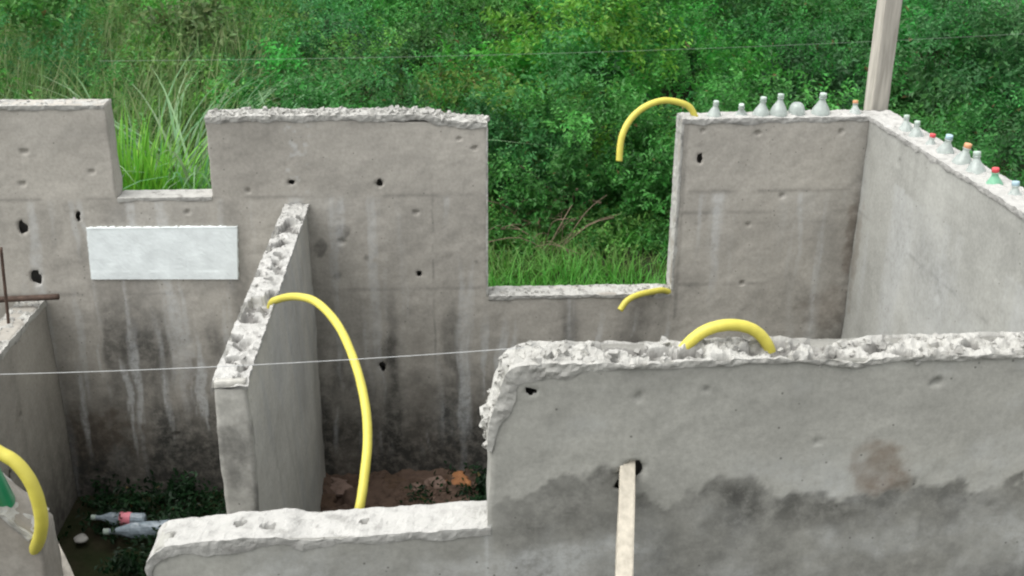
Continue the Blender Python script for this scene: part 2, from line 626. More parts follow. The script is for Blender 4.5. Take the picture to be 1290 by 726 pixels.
M['ground'] = ground_mat()
xs = np.concatenate([[-600, -150, -40], np.linspace(-12, 12, 161), [40, 150, 600]])
ys = np.concatenate([[-200, -40, -8], np.linspace(0, 30, 201), [60, 200, 900]])
GX, GY = np.meshgrid(xs, ys, indexing='ij')
GP = np.stack([GX.ravel(), GY.ravel(), np.zeros(GX.size)], 1)
GP[:, 2] = (fbm(GP, 0.9, 3, 5) - 0.5) * 0.12
idx = np.arange(GX.size).reshape(GX.shape)
GF = np.stack([idx[:-1, :-1], idx[1:, :-1], idx[1:, 1:], idx[:-1, 1:]], -1).reshape(-1, 4)
tag(mesh_np('ground', GP, GF, M['ground']), kind='structure')


def gz(x, y):
    return float((fbm(np.array([[x, y, 0.0]]), 0.9, 3, 5)[0] - 0.5) * 0.12)


# ------------------------------------------------------------------ rear wall
def joint(z, zc, wd=0.006):
    return np.exp(-((z - zc) / wd) ** 2)


def box_mask(W, x0, x1, z0, z1, s=0.03):
    n = (fbm(W, 8, 77, 3) - 0.5) * 0.06
    x, z = W[:, 0] + n, W[:, 2] + n
    return sstep(x0 - s, x0 + s, x) * (1 - sstep(x1 - s, x1 + s, x)) * sstep(z0 - s, z0 + s, z) * (1 - sstep(z1 - s, z1 + s, z))


def spots(W, pts, seed=0):
    out = np.zeros(len(W))
    n = (fbm(W, 26, seed + 5, 3) - 0.5) * 1.2
    for (x, z, rx, rz) in pts:
        q = np.sqrt(((W[:, 0] - x) / rx) ** 2 + ((W[:, 2] - z) / rz) ** 2) + n
        out = np.maximum(out, 1 - sstep(0.55, 1.1, q))
    return out


Z1 = bx(300, 249).z       # joint between the two upper casts
Z2 = bx(300, 368).z


def bspot(px, py, rx, rz):
    p = bx(px, py)
    return (p.x, p.z, rx, rz)


dark_spots = [bspot(432, 292, .04, .04), bspot(404, 312, .03, .06), bspot(462, 325, .02, .03), bspot(425, 348, .03, .025), bspot(528, 345, .018, .018),
              bspot(380, 352, .03, .05), bspot(600, 330, .015, .012), bspot(482, 462, .018, .025)]


def stain_back(V, W):
    x, z = W[:, 0], W[:, 2]
    Q = W.copy()
    Q[:, 0] += (fbm(W, 5, 23, 3) - .5) * .05
    st1 = fbm(Q, (7, 1, 1.1), 21, 5)
    st2 = fbm(Q, (22, 1, 1.2), 33, 3)
    blot = fbm(W, 3.2, 41, 4)
    below = 1 - sstep(Z1 - 0.03, Z1 + 0.01, z)
    low2 = 1 - sstep(Z2 - 0.25, Z2 + 0.06, z + (blot - .5) * .5)
    base = 1 - sstep(0.15, 0.75, z + (st1 - 0.5) * 0.9 + (blot - .5) * .5)
    inner = (x < w_r).astype(float)
    dark = below * sstep(0.50, 0.72, st1) * 0.34 * (0.4 + 0.6 * inner) + low2 * inner * sstep(0.42, 0.70, blot * .5 + st1 * .5) * 0.55 + base * inner * (.55 + .35 * blot)
    rt = (x > w_r)
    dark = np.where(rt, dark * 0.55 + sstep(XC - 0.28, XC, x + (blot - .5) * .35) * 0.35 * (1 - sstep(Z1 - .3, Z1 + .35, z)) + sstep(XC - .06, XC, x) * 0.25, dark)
    dark = np.maximum(dark, 0.48 * joint(z, Z1, 0.010) * sstep(.30, .5, fbm(W, 5, 3, 2)))
    dark = np.maximum(dark, 0.48 * joint(z, Z2, 0.010) * sstep(.32, .52, fbm(W, 5, 8, 2)))
    dark = np.maximum(dark, rt * 0.45 * joint(z, bx(960, 267).z, 0.010) * sstep(.30, .5, fbm(W, 5, 11, 2)))
    dark = np.maximum(dark, joint(x, bx(850, 350).x + 0.012, 0.008) * 0.5 * (z < z_right) * (z > 0.95))
    dark = np.maximum(dark, 0.5 * joint(x, bx(546, 330).x, 0.004) * (z < Z1) * (st2 > .4))
    dark = np.maximum(dark, spots(W, dark_spots, 4) * 0.75)
    p0, p1 = bx(430, 238), bx(543, 152)
    dark = np.maximum(dark, 0.16 * (box_mask(W, bx(265, 200).x, p1.x, Z1 + .01, 3, .012) - 0.75 * box_mask(W, p0.x, p1.x - .04, p0.z + .02, p1.z - .03, .02)))
    dark += 0.22 * sstep(0.45, 0.7, fbm(W, 6, 49, 5)) * (.4 + .6 * below)
    dark -= (V[:, 1] > 0.03) * 0.2
    chalk = below * sstep(0.60, 0.80, st2) * 0.34 * (1 - 0.5 * base) * (blot > 0.30) + 0.10 * sstep(0.55, 0.75, fbm(W, 2.1, 66, 3))
    chalk = np.where(rt, chalk + 0.30 * below * sstep(.5, .75, fbm(W, (5, 1, .6), 90, 3)), chalk)
    chalk = np.maximum(chalk, 0.45 * sstep(.55, .8, fbm(W, 45, 2, 2)) * box_mask(W, bx(362, 200).x, bx(388, 200).x, Z1 + .02, 1.98, .03))
    brown = spots(W, [bspot(125, 545, .20, .16), bspot(110, 570, .12, .16), bspot(1072, 300, .035, .28)], 9) * 0.55 + 0.42 * base * inner + rt * spots(W, [bspot(1040, 390, .16, .12)], 3) * .35
    k = .78 + .27 * (1 - sstep(.55, 1.1, z))
    drip = inner * sstep(.60, .72, fbm(Q, (26, 1, 1.6), 35, 3)) * (1 - sstep(.75, 1.05, z)) * sstep(.15, .45, z) * .58
    return np.stack([dark * k, np.maximum(chalk * 1.1, drip), brown], 1)


us = lines(0, u_(XC) + TH, 0.009, (u_(L_end), u_(sl_r), u_(w_l), u_(w_r)))
zs = lines(-0.12, ZT, 0.009, (z_slot, z_sill))


def keep_back(u, z):
    return ~(((u > u_(L_end)) & (u < u_(sl_r)) & (z > z_slot)) | ((u > u_(w_l)) & (u < u_(w_r)) & (z > z_sill)))


tp_u = [0, u_(L_end), u_(sl_r), u_(w_l), u_(w_r), u_(XC) + TH]


def top_back(u, z):
    T = np.where(u < u_(L_end) + .05, z_left, np.where(u < (u_(w_l) + u_(w_r)) / 2, np.interp(u, [u_(sl_r), u_(w_l)], [z_mid0, z_mid1]), z_right))
    k = np.clip((z - z_slot - .05) / (ZT - z_slot - .05), 0, 1)
    k = np.where(z > z_slot + 0.05, k, 0)
    return z + (T - ZT) * k


def bh(px, py, a, b, dep=0.05):
    p = bx(px, py)
    return (p.x - UB0, p.z, a, b, dep)


holes_b = [bh(28, 287, .018, .036), bh(45, 350, .022, .038), bh(98, 273, .011, .024, .04), bh(30, 192, .020, .012, .02), bh(28, 232, .013, .012, .02), bh(115, 217, .012, .012, .02),
           bh(367, 230, .013, .013, .04), bh(478, 231, .016, .016, .04), bh(524, 268, .012, .011, .02), bh(578, 175, .012, .01, .02), bh(598, 187, .012, .01, .02),
           bh(482, 462, .016, .022, .04), bh(430, 305, .016, .016, .015), bh(312, 240, .012, .012, .02), bh(236, 268, .012, .010, .02), bh(528, 345, .013, .013, .03),
           bh(882, 200, .010, .03, .03), bh(885, 165, .010, .012, .02), bh(955, 168, .014, .012, .02), bh(1060, 166, .013, .012, .02), bh(943, 283, .011, .011, .02), bh(935, 357, .012, .012, .02), bh(985, 247, .012, .010, .015),
           bh(222, 548, .018, .016, .02)]
rear = wall('concrete_wall', OB, 'x', us, zs, keep_back, TH, M['back'], stain_back, holes_b, top_back, seed=1)
tag(rear, 'long grey brown concrete rear wall with a wide window notch and a narrow slot, backed by bushes', 'wall')
crest(rear, OB, 'x', [(0.0, z_left), (u_(L_end), z_left - 0.004)], TH, M['rough'], amp=0.009, lip=0.02, seed=3, rubble=160, rub_r=(.003, .010))
crest(rear, OB, 'x', [(u_(sl_r), z_mid0), (u_(sl_r) + .5, z_mid0 + .004), (u_(bx(540, 150).x), z_mid0), (u_(bx(556, 150).x), z_mid0 - .02), (u_(w_l), z_mid1)], TH, M['rough'], amp=0.015, lip=0.03, seed=4, rubble=420, rub_r=(.004, .017))
crest(rear, OB, 'x', [(u_(L_end) + .004, z_slot), (u_(sl_r) - .004, z_slot)], TH, M['rough'], amp=0.005, lip=0.014, seed=5, name='rough_sill')
crest(rear, OB, 'x', [(u_(w_l) + .004, z_sill), (u_(w_r) - .004, z_sill)], TH, M['rough'], amp=0.011, lip=0.02, seed=6, rubble=140, rub_r=(.003, .012), name='rough_sill')
crest(rear, OB, 'x', [(u_(w_r), z_right), (u_(XC), z_right + .006)], TH, M['white'], amp=0.014, lip=0.024, seed=7, freq=14)
crest(rear, OB, 'x', [(u_(w_r), z_sill + .02), (u_(w_r), z_right - .01)], TH, M['rough'], amp=0.006, lip=0.012, seed=8, name='rough_jamb', base=0.002)
crest(rear, OB, 'x', [(u_(w_l), z_mid1 - .02), (u_(w_l), z_sill + .01)], TH, M['rough'], amp=0.004, lip=0.008, seed=18, name='rough_jamb', base=0.002)

# white foam block cast into the rear wall
def foam_block():
    c = [bx(106, 284), bx(302, 282), bx(303, 354), bx(113, 354)]
    nu, nz = 60, 24
    V, F = [], []
    for i in range(nu + 1):
        for k in range(nz + 1):
            a, b = i / nu, k / nz
            p = (c[0] * (1 - a) + c[1] * a) * (1 - b) + (c[3] * (1 - a) + c[2] * a) * b
            edge = min(a * nu, nu - a * nu, b * nz, nz - b * nz)
            dy = -0.010
            for g in (0.30, 0.655):
                if abs(a - g) < 0.006:
                    dy += 0.0003
            if b > 0.80:
                dy -= 0.0006
            if b < 0.06:
                dy -= 0.001
            dy += random.uniform(-.0004, .0004)
            jx = random.uniform(-.009, .009) if edge < 0.5 else 0
            jz = random.uniform(-.014, .010) if edge < 0.5 else 0
            V.append((p.x + jx, YB + (dy if edge > 0.5 else 0.03), p.z + jz))
    for i in range(nu):
        for k in range(nz):
            a = i * (nz + 1) + k
            F.append((a, a + 1, a + nz + 2, a + nz + 1))
    return V, F


V, F = foam_block()
fo = mesh_py('foam_block', V, F, M['foam'], rear)
fo['label'] = 'white foam rectangle set into the concrete'

# ------------------------------------------------------------------ bottle-topped side wall
YR0 = 0.6
OR = (XC, YR0, 0.0)
ur = lines(0, YB - YR0 - 0.003, 0.014)
ZR0 = at_x(1290, 270, XC)
ZR1 = z_right + 0.0
zr = lines(-0.12, ZR1, 0.014)
slope_r = (ZR1 - ZR0.z) / (YB - ZR0.y)


def stain_right(V, W):
    y, z = W[:, 1], W[:, 2]
    st = fbm(W, (1, 6, 0.8), 121, 4)
    bl = fbm(W, 2.6, 141, 4)
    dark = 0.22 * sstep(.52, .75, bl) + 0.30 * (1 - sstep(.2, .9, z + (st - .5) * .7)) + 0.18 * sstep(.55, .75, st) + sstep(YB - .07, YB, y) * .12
    dark = np.maximum(dark, 0.40 * joint(z, 1.50 + (y - 5) * -.02, 0.010) * sstep(.35, .5, bl))
    ch = 0.32 * sstep(.48, .72, st) * (z < 1.75) + 0.2 * sstep(.5, .7, fbm(W, 1.5, 155, 3))
    br = spots(W[:, [1, 0, 2]], [(3.6, 1.35, .14, .10), (4.95, 1.3, .04, .3), (3.2, 1.2, .1, .16)], 5) * .4
    return np.stack([dark, ch, br], 1)


rw = wall('concrete_wall', OR, 'y', ur, zr, lambda u, z: (u > -1) & (z > -9), TH, M['light'], stain_right,
          [(4.0, 1.85, .01, .01, .02), (3.3, 1.2, .012, .02, .02), (3.7, 1.0, .012, .012, .02)],
          lambda u, z: z - (YB - YR0 - u) * slope_r * np.clip(z / ZR1, 0, 1), seed=40)
tag(rw, 'pale concrete side wall running toward the viewer, topped with coloured bottles in white mortar', 'wall')
crest(rw, OR, 'y', [(0, ZR1 - slope_r * (YB - YR0)), (YB - YR0 + TH, ZR1 + .004)], TH + .02, M['white'], amp=0.009, lip=0.022, seed=9)

# ------------------------------------------------------------------ middle partition
zp = at_y(374, 258, YB).z
XP0 = at_y(360, 258, YB).x
XP1 = at_y(388, 258, YB).x
pe = at_z(288, 482, zp)
YP = pe.y
OP = (XP0, YP, 0.0)
up = lines(0, YB - YP - .003, 0.0125)
zpp = lines(-0.12, zp, 0.0125)


def stain_shade_part(V, W):
    st = fbm(W, (1, 8, 0.7), 221, 4)
    bl = fbm(W, 3, 241, 4)
    diag = fbm(np.stack([W[:, 1] * 1.0 + W[:, 2] * .38, W[:, 0], W[:, 2]], 1), (14, 1, .8), 251, 3)
    z = W[:, 2]
    dark = .20 * sstep(.5, .75, diag) + .2 * (1 - sstep(.3, 1.0, z + (st - .5) * .7)) + .15 * sstep(.5, .7, bl)
    end = V[:, 0] < .03
    dark = np.where(end, .20 + .42 * sstep(.42, .66, fbm(W, (14, 14, 9), 4, 4)), dark)  # shade painted on the end face, which gets less light than the sides
    ch = .36 * sstep(.42, .66, diag[::1] * .5 + bl * .5) * ~end
    return np.stack([dark, ch, .12 * sstep(.55, .7, bl)], 1)


part = wall('concrete_wall', OP, 'y', up, zpp, lambda u, z: (u > -1) & (z > -9), XP1 - XP0, M['part'], stain_shade_part, [], None, seed=60, bumps=.004, nv=9, trough=lambda u: np.where(u > .03, zp, 9))
tag(part, 'short grey partition wall between two rooms with a yellow hose sprouting from its pitted top', 'wall')
crest(part, OP, 'y', [(0.0, zp - .02), (.04, zp), (YB - YP - .004, zp)], XP1 - XP0, M['white'], amp=0.010, lip=0.02, pits=0.034, seed=10, rubble=160, rub_r=(.003, .010))

# ------------------------------------------------------------------ low partition at the left
zl = at_y(50, 379, YB - .02).z
XL1 = at_y(55, 379, YB - .02).x
OL = (XL1 - TH, 2.75, 0.0)
ul = lines(0, YB - 2.75 - .003, 0.0125)


def stain_left(V, W):
    st = fbm(W, (1, 8, 0.7), 321, 4)
    bl = fbm(W, 3, 341, 4)
    z = W[:, 2]
    dark = .30 * sstep(.42, .72, st) + .5 * (1 - sstep(.0, .7, z + (st - .5) * .8)) + .15
    return np.stack([dark, .1 * sstep(.5, .7, bl), .15 * sstep(.5, .7, bl)], 1)


lw = wall('concrete_wall', OL, 'y', ul, lines(-.12, zl, .0125), lambda u, z: (u > -1) & (z > -9), TH, M['back'], stain_left,
          [(1.55, .55, .018, .05, .03), (1.75, .75, .015, .015, .02)], None, seed=80, back_holes=True)
tag(lw, 'low dark partition wall at the left with a thin steel bar lying across its crumbled top', 'wall')
crest(lw, OL, 'y', [(0, zl), (YB - 2.75 - .004, zl)], TH, M['rough'], amp=0.014, lip=0.03, seed=12, pits=.012, rubble=150)

# ------------------------------------------------------------------ near wall (high right part, low left part)
zf_hi = fx(900, 456).z
zf_lo0, zf_lo1 = fx(200, 690).z, fx(610, 668).z
XF0 = fx(184, 700).x
XFs = fx(616, 560).x
XF1 = XC + TH + 0.3
OF = (XF0, YF, 0.0)
uf = lambda X: X - XF0
zs_f = lines(-.12, zf_hi, .0095, (zf_lo1,))
us_f = lines(0, uf(XF1), .0095, (uf(XFs),))
prof = [(616, 640), (615, 560), (618, 534), (632, 500), (640, 472), (665, 456), (720, 456)]
pf = [(fx(a, b).x - XF0, fx(a, b).z) for a, b in prof]


def Tfront(u):
    return np.interp(u, [0, .03, .12, pf[0][0] - .001, pf[2][0] + .001, pf[3][0], pf[4][0], pf[5][0] + .01],
                     [zf_lo0 - .05, zf_lo0, zf_lo0 + .012, zf_lo1, pf[2][1], pf[3][1], pf[4][1], zf_hi])


def keep_front(u, z):
    return z < np.where(u < pf[0][0], zf_lo1, Tfront(u))


def top_front(u, z):
    low = u <= pf[0][0] + .002
    k = np.clip((z - 1.0) / (zf_lo1 - 1.0), 0, 1)
    return np.where(low, z + (np.minimum(Tfront(u), zf_lo1) - zf_lo1) * k, z)


def stain_front(V, W):
    x, z = W[:, 0], W[:, 2]
    n = fbm(W, (3.0, 1, 3.0), 421, 5)
    d = np.stack([x * .8 - z * .9, W[:, 1], z], 1)
    nd = fbm(d, (7, 1, 3.2), 431, 5) * .62 + fbm(W, (18, 1, 11), 437, 5) * .38
    edge = np.interp(x, [fx(620, 640).x, fx(700, 600).x, fx(760, 590).x, fx(800, 625).x, fx(900, 615).x, fx(1040, 640).x, fx(1160, 610).x, fx(1290, 608).x],
                     [fx(620, 660).z, fx(700, 612).z, fx(760, 596).z, fx(800, 615).z, fx(890, 602).z, fx(1040, 628).z, fx(1160, 606).z, fx(1290, 604).z])
    dz = edge + (nd - .5) * .34 - z
    wet = sstep(-.006, .010, dz)
    fade = .66 + .34 * (1 - sstep(.03, .17, dz + (n - .5) * .22))
    right = sstep(fx(608, 640).x, fx(650, 640).x, x)
    dark = wet * fade * (.54 + .75 * sstep(.25, .7, fbm(W, (9, 1, 7), 439, 4))) * .62 * right
    bl = fbm(W, 4, 461, 5)
    dark += .20 * sstep(.5, .75, bl) + (1 - right) * .18 * sstep(.35, .6, n)
    dark = np.maximum(dark, spots(W, [(fx(208, 707).x, fx(208, 707).z, .01, .01)]) * .4)
    ch = .34 * sstep(.48, .70, fbm(W, (4, 1, 5), 471, 5)) * (1 - wet * .5) + wet * .30 * sstep(.46, .62, fbm(W, (5, 1, 6), 475, 5)) * sstep(.08, .20, dz)
    p = [(fx(1108, 585).x, fx(1108, 585).z, .075, .075), (fx(1120, 600).x, fx(1120, 605).z, .085, .045), (fx(1085, 600).x, fx(1085, 600).z, .03, .05)]
    br = spots(W, p, 14) * (.35 + .6 * fbm(W, 18, 15, 4))
    dark = np.where(spots(W, p, 14) > .3, dark * .5, dark)
    ch = np.maximum(ch, .5 * joint(x, fx(613, 690).x, .007) * (z < zf_lo1 + .02) * (n > .35))
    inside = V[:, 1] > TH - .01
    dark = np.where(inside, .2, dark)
    return np.stack([dark, ch, br], 1)


def fh(px, py, a, b, dep):
    p = fx(px, py)
    return (p.x - XF0, p.z, a, b, dep)


near = wall('concrete_wall', OF, 'x', us_f, zs_f, keep_front, TH, M['front'], stain_front,
            [fh(789, 602, .036, .036, .10), fh(796, 594, .030, .026, .10), fh(669, 493, .013, .012, .05), fh(890, 489, .012, .005, .01), fh(1181, 482, .014, .011, .02), fh(1030, 556, .006, .012, .008), fh(805, 500, .012, .014, .008)],
            top_front, seed=100, nv=9, trough=lambda u: np.where(u > pf[5][0], zf_hi, np.where((u < pf[0][0] - .02) & (u > .06), zf_lo0, 9)))
tag(near, 'nearest concrete wall with jagged mortar top, damp dark band and a square hole holding a batten', 'wall')
hi_path = [(pf[1][0], pf[1][1] - .02), (pf[2][0], pf[2][1]), (pf[3][0], pf[3][1]), (pf[4][0], pf[4][1]), (pf[5][0], zf_hi - .004), (pf[6][0], zf_hi)]
hi_path += [(uf(fx(800, 455).x), zf_hi - .004), (uf(fx(900, 450).x), zf_hi + .003), (uf(fx(1010, 450).x), zf_hi + .004), (uf(fx(1080, 459).x), zf_hi - .012), (uf(fx(1130, 450).x), zf_hi + .002), (uf(XF1), zf_hi + .006)]
kk = len(hi_path)
crest(near, OF, 'x', hi_path, TH, M['rough'], amp=[.004, .009, .012, .015, .018, .017] + [.016] * (kk - 6), lip=[.010, .022, .042, .048, .042, .028] + [.013] * (kk - 6),
      pits=[0, 0, .01, .02, .02, .03] + [.034] * (kk - 6), base=[.002, .006, .008, .010, .010, .008] + [.004] * (kk - 6), seed=13, step=.0055, rubble=430, rub_r=(.004, .017))
crest(near, OF, 'x', [(-.002, zf_lo0 - .16), (.004, zf_lo0 - .05), (.03, zf_lo0 - .008), (.08, zf_lo0 + .004), (.36, zf_lo0 + .02), (.40, zf_lo0 + .006), (.5, zf_lo0 + .012), (pf[0][0] + .004, zf_lo1 + .004)], TH, M['white'],
      amp=.008, lip=[.008, .014, .03, .034, .022, .03, .022, .02], seed=15, base=.008, freq=11, rim=.8, holes=[(.055, .05, .010), (.235, .07, .012), (.31, .05, .014), (.56, .06, .009)])

# ------------------------------------------------------------------ stub of wall at the lower left corner
XS1 = at_y(42, 640, YF).x
OS = (XS1 - 1.4, YF, 0.0)
zst = fx(20, 622).z


def stain_stub(V, W):
    st = fbm(W, (8, 1, .8), 521, 4)
    bl = fbm(W, 4, 541, 3)
    return np.stack([.30 + .3 * sstep(.45, .7, st), 0 * bl, .30 * sstep(.35, .65, bl)], 1)


stub = wall('concrete_wall', OS, 'x', lines(0, 1.4, .0125), lines(-.12, zst, .0125), lambda u, z: (u > -1) & (z > -9), TH, M['back'], stain_stub, [],
            lambda u, z: z - .14 * np.clip((u - 1.28) / .12, 0, 1) * np.clip((z - 1) / .5, 0, 1), seed=120)
tag(stub, 'stub of brownish concrete wall in the lower left corner with a green bottle in its top', 'wall')
crest(stub, OS, 'x', [(0, zst), (1.27, zst), (1.385, zst - .13)], TH, M['rough'], amp=.010, lip=.014, seed=16)


# ------------------------------------------------------------------ plastic bottles set in the mortar
def lathe(prof, seg=20, jitter=0.0):
    V, F = [], []
    for (r, z) in prof:
        for s in range(seg):
            a = 2 * math.pi * s / seg
            rr = r * (1 + random.uniform(-jitter, jitter))
            V.append((rr * math.cos(a), rr * math.sin(a), z))
    for i in range(len(prof) - 1):
        for s in range(seg):
            F.append((i * seg + s, i * seg + (s + 1) % seg, (i + 1) * seg + (s + 1) % seg, (i + 1) * seg + s))
    F.append(tuple(range(seg - 1, -1, -1)))
    F.append(tuple(range((len(prof) - 1) * seg, len(prof) * seg)))
    return V, F


def local_mesh(name, V, F, mat, smooth=True):
    me = bpy.data.meshes.new(name)
    me.from_pydata(V, [], F)
    me.update()
    for p in me.polygons:
        p.use_smooth = smooth
    me.materials.append(mat)
    return me


BODY = [(.046, -.05), (.046, .0), (.045, .015), (.040, .033), (.031, .050), (.022, .064), (.0155, .075), (.0135, .083), (.0135, .087), (.0175, .089), (.0175, .092), (.0130, .093), (.0130, .098)]
CAP = [(.0140, .0935), (.0158, .0945), (.0158, .108), (.0150, .1115), (.012, .1125)]
DOME = [(.046, -.05), (.046, .02), (.0455, .045), (.043, .066), (.037, .083), (.028, .095), (.019, .101), (.010, .099), (.004, .094)]
SQUAT = [(r * 1.12, z * .62) for r, z in BODY]


def bottle(p, label, body='clear', cap='cappale', s=1.0, tilt=(0, 0), shape='bottle'):
    tilt = (tilt[0] + random.uniform(-.10, .10), tilt[1] + random.uniform(-.10, .10))
    V, F = lathe(DOME if shape == 'dome' else BODY, 22, .012)
    o = bpy.data.objects.new('plastic_bottle', local_mesh('plastic_bottle', V, F, M[body]))
    link(o)
    o.location = p
    s *= .93
    o.scale = (s, s, s)
    o.rotation_euler = (tilt[0], tilt[1], random.uniform(0, 6))
    if shape != 'dome':
        V, F = lathe(CAP, 20)
        c = bpy.data.objects.new('bottle_cap', local_mesh('bottle_cap', V, F, M[cap]))
        link(c, o)
    return tag(o, label, 'bottle', 'bottles standing in the wall tops')


def on_rear(px, py_base):
    p = at_y(px, py_base, YB + .055)
    return p


def on_side(px, py):
    # point on the top centre line of the side wall seen at this pixel column
    best = None
    for i in range(400):
        y = YR0 + (YB + .1 - YR0) * i / 399
        q = Vector((XC + .065, y, ZR1 - slope_r * (YB - y)))
        d = CR.transposed() @ (q - Vector((0, 0, CAM_Z)))
        u = 645 + FPX * d.x / -d.z
        if best is None or abs(u - px) < best[0]:
            best = (abs(u - px), q)
    return best[1]


rear_b = [(899, 'dusty clear bottle top nearest the yellow hose on the rear wall', .88, 'clear', 'cappale', 'bottle', (0, .05), -.012),
          (934, 'small sunken green grey bottle top, second from the yellow hose on the rear wall', .88, 'clear', 'cappale', 'bottle', (.05, .25), -.02),
          (958, 'pale green bottle top with wide sloping shoulders, third from the yellow hose', .98, 'greenp', 'cappale', 'bottle', (0, .03), -.006),
          (980, 'slim clear bottle top standing left of the round bottle bottom', 1.0, 'clear', 'cappale', 'bottle', (0, 0), .004),
          (1003, 'upturned bottle showing its rounded bottom, the only one without a neck', .92, 'clear', None, 'dome', (0, 0), -.02),
          (1033, 'tall clear bottle top with wide shoulders right of the round bottle bottom', 1.1, 'clear', 'cappale', 'bottle', (0, 0), -.002),
          (1077, 'leaning bottle top with a tan cap beside the wooden post', .85, 'clear', 'caporange', 'bottle', (0, .2), -.015)]
for px, lab, s, body, cap, shape, tilt, dz in rear_b:
    p = on_rear(px, 147)
    p.z = z_right - .004 + dz
    b = bottle(p, lab, body, cap, s, tilt, shape)
    if body == 'greenp':
        b.data.materials[0] = M['clear2'] if 'clear2' in M else M['clear']
side_b = [(1141, 'pale bottle top first past the wooden post on the side wall', .85, 'clear', 'cappale', 0),
          (1154, 'squat white bottle top just before the pink red cap', .85, 'clear', 'cappale', 0),
          (1171, 'bottle top with a pink red cap low in the mortar', .85, 'clear', 'capred', -.02),
          (1190, 'bottle top with a pale blue cap next to the orange capped one', .98, 'clear', 'capblue', 0),
          (1211, 'white bottle top with an orange cap on the side wall', 1.0, 'clear', 'caporange', 0),
          (1230, 'bottle top with a pale green cap between the orange and red caps', .98, 'clear', 'cappale', 0),
          (1253, 'green bottle top with a red cap on the side wall', .92, 'greenp', 'capred', -.012),
          (1279, 'clear bottle top nearest the right edge of the photo', .9, 'clear', 'capblue', -.02)]
for px, lab, s, body, cap, dz in side_b:
    p = on_side(px, 0)
    p.z += -.016 + dz
    bottle(p, lab, body, cap, s, (random.uniform(-.08, .08), random.uniform(-.08, .08)))

# green bottle poking out of the stub wall
gb = at_y(-20, 606, YF + .03)
V, F = lathe([(.004, -.10), (.040, -.098), (.046, -.085), (.046, .03), (.044, .05), (.034, .075), (.02, .095), (.013, .10), (.013, .125)], 24)
g = bpy.data.objects.new('plastic_bottle', local_mesh('plastic_bottle', V, F, M['greend']))
link(g)
g.location = gb
g.rotation_euler = (R(12), R(-8), 0)
tag(g, 'dark green bottle poking from the top of the lower left stub wall', 'bottle')


# ------------------------------------------------------------------ yellow conduits
def hose(pts, rad, label):
    V, F = tube_geo(pts, rad, 14, 12)
    rings = len(V) // 14
    for i in range(rings):
        c = sum((V[i * 14 + q] for q in range(14)), Vector()) / 14
        k = 1 + .025 * math.sin(i * .9 + rad * 900) * random.random()
        for q in range(14):
            V[i * 14 + q] = c + (V[i * 14 + q] - c) * k
    F = F[:-1]                                   # the far end is cut open
    last = (rings - 1) * 14
    c0 = sum((V[last - 28 + q] for q in range(14)), Vector()) / 14
    c1 = sum((V[last + q] for q in range(14)), Vector()) / 14
    b0 = len(V)
    V += [c1 + (V[last + q] - c1) * .80 for q in range(14)] + [c0 + (V[last + q] - c1) * .78 for q in range(14)]
    for q in range(14):
        r2 = (q + 1) % 14
        F.append((last + q, last + r2, b0 + r2, b0 + q))
        F.append((b0 + q, b0 + r2, b0 + 14 + r2, b0 + 14 + q))
    F.append(tuple(range(b0 + 14, b0 + 28)))
    o = mesh_py('conduit', V, F, M['yellow'], None, True, loc=pts[0])
    return tag(o, label, 'conduit', 'yellow conduits coming out of the walls')


HR = .0145
# from the partition top, over and down behind the near wall
hose([at_y(338, 392, 3.88) - Vector((0, 0, .10)), at_y(341, 386, 3.87), at_y(352, 377, 3.82), at_y(375, 374, 3.70), at_y(400, 382, 3.56), at_y(427, 412, 3.38), at_y(448, 460, 3.2),
      at_y(460, 510, 3.05), at_y(463, 555, 2.94), at_y(459, 600, 2.84), at_y(453, 640, 2.76), at_y(440, 700, 2.72)], .0142,
     'long yellow conduit arching from the partition top down behind the near wall')
hose([at_y(880, 160, YB + .05), at_y(871, 138, YB + .05), at_y(858, 130, YB + .045), at_y(835, 127, YB + .03), at_y(812, 135, YB + .01), at_y(794, 151, YB - .02), at_y(783, 174, YB - .05), at_y(780, 203, YB - .07)], .0150,
     'yellow conduit curling over the wide window notch from the top of the rear wall')
hose([at_y(850, 372, YB + .03), at_y(836, 366, YB - .005), at_y(820, 368, YB - .05), at_y(803, 372, YB - .09), at_y(790, 379, YB - .12), at_y(781, 391, YB - .14)], .0150,
     'short yellow conduit end drooping from the sill corner of the wide window notch')
hose([at_y(852, 452, YF + .09), at_y(868, 432, YF + .092), at_y(888, 417, YF + .094), at_y(912, 410, YF + .096), at_y(936, 411, YF + .099), at_y(954, 419, YF + .103), at_y(967, 435, YF + .106), at_y(973, 455, YF + .106)], .0155,
     'yellow conduit loop humped over the jagged top of the near wall')
hose([at_y(-30, 548, YF - .02), at_y(-6, 567, YF - .03), at_y(20, 583, YF - .04), at_y(40, 610, YF - .05), at_y(51, 645, YF - .05), at_y(51, 672, YF - .03), at_y(42, 697, YF + .03)], .0165,
     'yellow conduit bending past the stub wall in the lower left corner')


# ------------------------------------------------------------------ string and wire
def sag(a, b, s, n=12):
    return [a.lerp(b, i / n) - Vector((0, 0, s * 4 * (i / n) * (1 - i / n))) for i in range(n + 1)]


a, b = at_y(-60, 473, 2.70), at_y(662, 438, 2.52)
V, F = tube_geo(sag(a, b, .012), .0010, 6, 3)
tag(mesh_py('string', V, F, M['string'], None, True, loc=a), 'thin white string stretched from the left to the corner of the near wall', 'string')
a, b = at_y(125, 77, 7.4), at_y(1400, 36, 8.4)
V, F = tube_geo(sag(a, b, .05), .0012, 6, 3)
tag(mesh_py('wire', V, F, M['wire'], None, True, loc=a), 'faint grey wire strung in front of the green bushes', 'wire')


